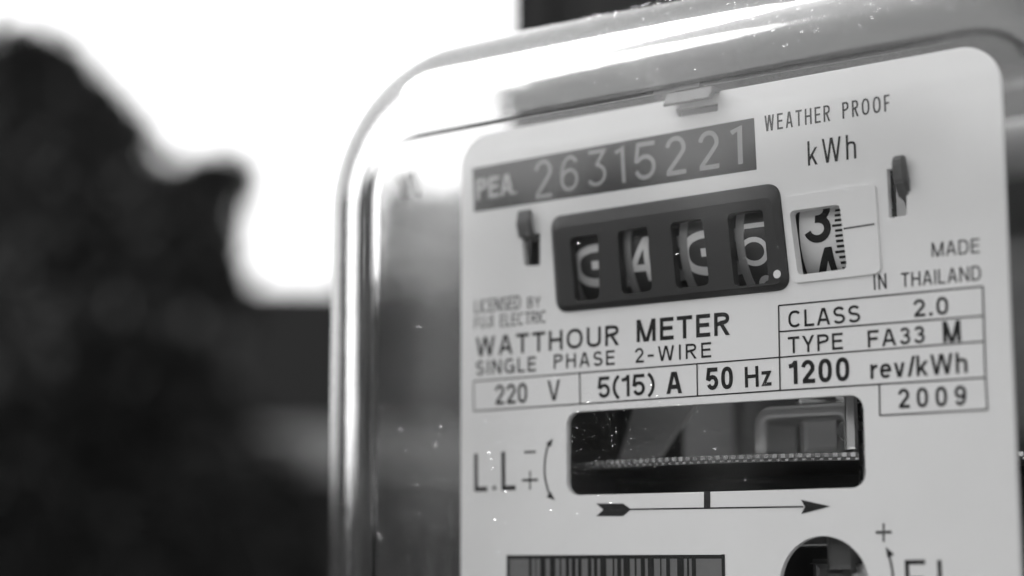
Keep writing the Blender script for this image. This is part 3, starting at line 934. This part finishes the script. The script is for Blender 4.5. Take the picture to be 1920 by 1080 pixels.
# ================================================================== mounting board (dark planks behind the meter)
board = empty('mounting_board', (0, .14, METER_Z), 'dark stained board of upright planks fixed behind the clear meter', 'board')
XB = at(945, 30, -145)[0]
xs = [XB]
while xs[-1] < XB + 330: xs.append(xs[-1] + random.choice((62, 66, 70)))
xs[1] = XB + 14
for i in range(len(xs) - 1):
    bm = bmesh.new()
    x0, x1 = xs[i] + .7, xs[i + 1] - .7
    add_box(bm, x0, x1, -25, -5 - (0 if i else 3) - random.random() * .6, -260, 420, 1.0, .001)
    bmo('plank', bm, M['dark_wood'], board)
bm = bmesh.new(); add_box(bm, xs[0], xs[-1], -60, -26, 200, 260, 1, .001); bmo('batten', bm, M['dark_wood'], board)
bm = bmesh.new(); add_box(bm, xs[0], xs[-1], -60, -26, -200, -140, 1, .001); bmo('batten', bm, M['dark_wood'], board)
# ================================================================== ground and background
g = pyd('ground', [(-600, -600, 0), (600, -600, 0), (600, 600, 0), (-600, 600, 0)], [(0, 1, 2, 3)], M['ground'])
g['kind'] = 'structure'

def leaves(blobs, n, size):
    """leaf quads spread through a set of ellipsoid clumps: (centre, radius)"""
    vol = np.array([r_ ** 2.2 for _, r_ in blobs]); vol /= vol.sum()
    idx = rng.choice(len(blobs), n, p=vol)
    cs = np.array([tuple(c) for c, _ in blobs])[idx]
    rs = np.array([r_ for _, r_ in blobs])[idx]
    d = rng.normal(size=(n, 3)); d /= np.linalg.norm(d, axis=1)[:, None]
    lump = 1 + .22 * np.sin(d[:, 0] * 5 + cs[:, 0]) * np.cos(d[:, 2] * 6 + cs[:, 1]) + .1 * rng.normal(size=n)
    p = cs + d * (rs * lump * rng.random(n) ** .47)[:, None]
    a = rng.normal(size=(n, 3)); a /= np.linalg.norm(a, axis=1)[:, None]
    b = np.cross(a, rng.normal(size=(n, 3))); b /= np.linalg.norm(b, axis=1)[:, None]
    s = size * rng.uniform(.6, 1.3, n)[:, None]
    V = np.stack([p - a * s, p - b * s * .45, p + a * s, p + b * s * .45], 1).reshape(-1, 3)
    F = np.arange(n * 4).reshape(n, 4)
    return V, F

def tree(base, blobs, n, size, label, cat='tree', name='broadleaf_tree', trunk_r=.12, group=None):
    t = empty(name, base, label, cat, group)
    b = Vector(base)
    V, F = leaves([(c - b, r_) for c, r_ in blobs], n, size)
    V2, F2 = leaves([(c - b, r_ * 1.32) for c, r_ in blobs], int(n * .07), size * 1.1)   # loose sprigs round the crown
    V, F = np.concatenate([V, V2]), np.concatenate([F, F2 + len(V)])
    pyd('crown', V.tolist(), F.tolist(), M['leaf'], t)
    bm = bmesh.new()
    def limb(p, q, r0, r1):
        d = q - p
        m_ = Matrix.Translation((p + q) / 2) @ d.to_track_quat('Z', 'Y').to_matrix().to_4x4()
        bmesh.ops.create_cone(bm, cap_ends=True, segments=10, radius1=r0, radius2=r1, depth=d.length, matrix=m_)
    top = Vector((0, 0, 0))
    cc = sum(((c - b) for c, _ in blobs), Vector()) / len(blobs)
    fork = Vector((cc.x * .4, cc.y * .4, cc.z * .55))
    limb(Vector((0, 0, -.05)), fork, trunk_r, trunk_r * .7)
    for c, r_ in blobs: limb(fork - Vector((0, 0, .05)), c - b, trunk_r * .5, trunk_r * .18)
    bmo('trunk', bm, M['bark'], t, True)
    return t

def px_blobs(lst, d, jit=.5):
    o_ = []
    for u, v, r_ in lst:
        o_.append((far(u, v, d + random.uniform(-jit, jit)), r_ * d / FPX))
    return o_
def base_of(u, d):
    p = far(u, 1043, d); return (p.x, p.y, 0)

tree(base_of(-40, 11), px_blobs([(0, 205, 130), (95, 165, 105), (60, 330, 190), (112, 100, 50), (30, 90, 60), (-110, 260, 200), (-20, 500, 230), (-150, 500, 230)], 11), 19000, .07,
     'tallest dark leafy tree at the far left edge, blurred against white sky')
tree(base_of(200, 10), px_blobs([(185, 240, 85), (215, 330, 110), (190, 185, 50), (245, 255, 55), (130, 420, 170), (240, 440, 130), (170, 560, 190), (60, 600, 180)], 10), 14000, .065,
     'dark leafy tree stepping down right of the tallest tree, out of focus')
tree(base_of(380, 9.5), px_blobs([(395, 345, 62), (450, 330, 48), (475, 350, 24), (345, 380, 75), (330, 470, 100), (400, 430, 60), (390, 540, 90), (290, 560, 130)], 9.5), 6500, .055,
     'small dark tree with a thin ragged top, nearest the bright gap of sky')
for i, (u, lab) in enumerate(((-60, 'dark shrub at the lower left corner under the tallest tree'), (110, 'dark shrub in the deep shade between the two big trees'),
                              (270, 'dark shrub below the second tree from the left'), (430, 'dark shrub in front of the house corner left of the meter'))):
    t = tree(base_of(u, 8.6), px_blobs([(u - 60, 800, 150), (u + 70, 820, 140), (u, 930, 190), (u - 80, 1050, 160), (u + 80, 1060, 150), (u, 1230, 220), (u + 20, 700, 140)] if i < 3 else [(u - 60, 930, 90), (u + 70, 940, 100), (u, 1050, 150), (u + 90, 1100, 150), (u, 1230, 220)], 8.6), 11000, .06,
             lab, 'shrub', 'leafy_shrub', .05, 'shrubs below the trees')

# house with dark roof beyond, partly behind the meter
def house(name, origin, ang, L, D, zw, zr, label, mw, mr_, over=.5):
    t = empty(name, origin, label, 'house')
    t.rotation_euler.z = ang
    bm = bmesh.new(); g_ = bmesh.ops.create_cube(bm, size=1)
    for v in g_['verts']: v.co = Vector((v.co.x * L + L / 2, v.co.y * D + D / 2, v.co.z * zw + zw / 2))
    wall = bmo('wall', bm, mw, t)
    x0, x1, y0, y1, ym = -over, L + over, -over, D + over, D / 2
    th = .12
    sl = (zr - zw) / (D / 2)
    ze = zw - over * sl
    vs = []
    for dz in (0.03, .03 + th):
        for x in (x0, x1):
            for y, z in ((y0, ze), (ym, zr), (y1, ze)): vs.append((x, y, z + dz))
    fs = [(0, 1, 4, 3), (1, 2, 5, 4), (6, 9, 10, 7), (7, 10, 11, 8), (0, 6, 7, 1), (1, 7, 8, 2), (3, 4, 10, 9), (4, 5, 11, 10), (0, 3, 9, 6), (2, 8, 11, 5)]
    pyd('roof', vs, fs, mr_, t)
    bm = bmesh.new(); g_ = bmesh.ops.create_cube(bm, size=1)
    for v in g_['verts']: v.co = Vector((v.co.x * (x1 - x0) + (x0 + x1) / 2, y0 - .03 + v.co.y * .04, ze - .02 + v.co.z * .34))
    bmo('fascia', bm, M['fascia'], t)
    for k in range(int(L // 2.6)):
        xx = 1.0 + k * 2.6
        fr = bmesh.new()
        for a, b, c, d in ((xx, xx + 1.2, 1.0, 1.06), (xx, xx + 1.2, 2.04, 2.1), (xx, xx + .06, 1.06, 2.04), (xx + 1.14, xx + 1.2, 1.06, 2.04), (xx + .57, xx + .63, 1.06, 2.04)):
            g_ = bmesh.ops.create_cube(fr, size=1)
            for v in g_['verts']: v.co = Vector(((a + b) / 2 + v.co.x * (b - a), -.02 + v.co.y * .07, (c + d) / 2 + v.co.z * (d - c)))
        f_ = bmo('window', fr, M['fascia'], t)
        pyd('pane', [(xx + .05, -.012, 1.05), (xx + 1.15, -.012, 1.05), (xx + 1.15, -.012, 2.05), (xx + .05, -.012, 2.05)], [(0, 1, 2, 3)], M['glass_dark'], f_)
    return t
def view_ang(u):
    d = far(u, 1043, 1) - CAM_LOC
    return math.atan2(-d.x, d.y)
p0 = base_of(470, 15)
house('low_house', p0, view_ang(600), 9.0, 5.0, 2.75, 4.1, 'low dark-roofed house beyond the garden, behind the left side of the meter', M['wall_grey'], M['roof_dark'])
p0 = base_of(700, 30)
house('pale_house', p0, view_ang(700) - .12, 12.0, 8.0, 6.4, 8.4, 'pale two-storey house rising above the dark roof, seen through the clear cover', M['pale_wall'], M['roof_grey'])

# far-off wood round the horizon (one mass)
blobs = []
for k in range(120):
    a = 2 * math.pi * k / 120 + random.uniform(-.02, .02)
    rr = 42 + random.uniform(-4, 4)
    # keep clear of the bright gap of sky beside the meter
    deg = math.degrees(a) % 360
    for z in ((.8, 2.0, 4.0, 6.0, 7.8, 9.4) if 160 < deg < 262 else (.8, 2.0)):  # unseen sector behind the camera raised to block sky reflected in the cover
        blobs.append((Vector((rr * math.sin(a), rr * math.cos(a), z + random.uniform(-.3, .5))), random.uniform(1.3, 2.0)))
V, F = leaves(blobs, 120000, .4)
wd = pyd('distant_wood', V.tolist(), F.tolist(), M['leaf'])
wd['kind'] = 'stuff'; wd['label'] = 'band of distant woodland along the horizon, raised out of view to dim reflected sky'; wd['category'] = 'woodland'
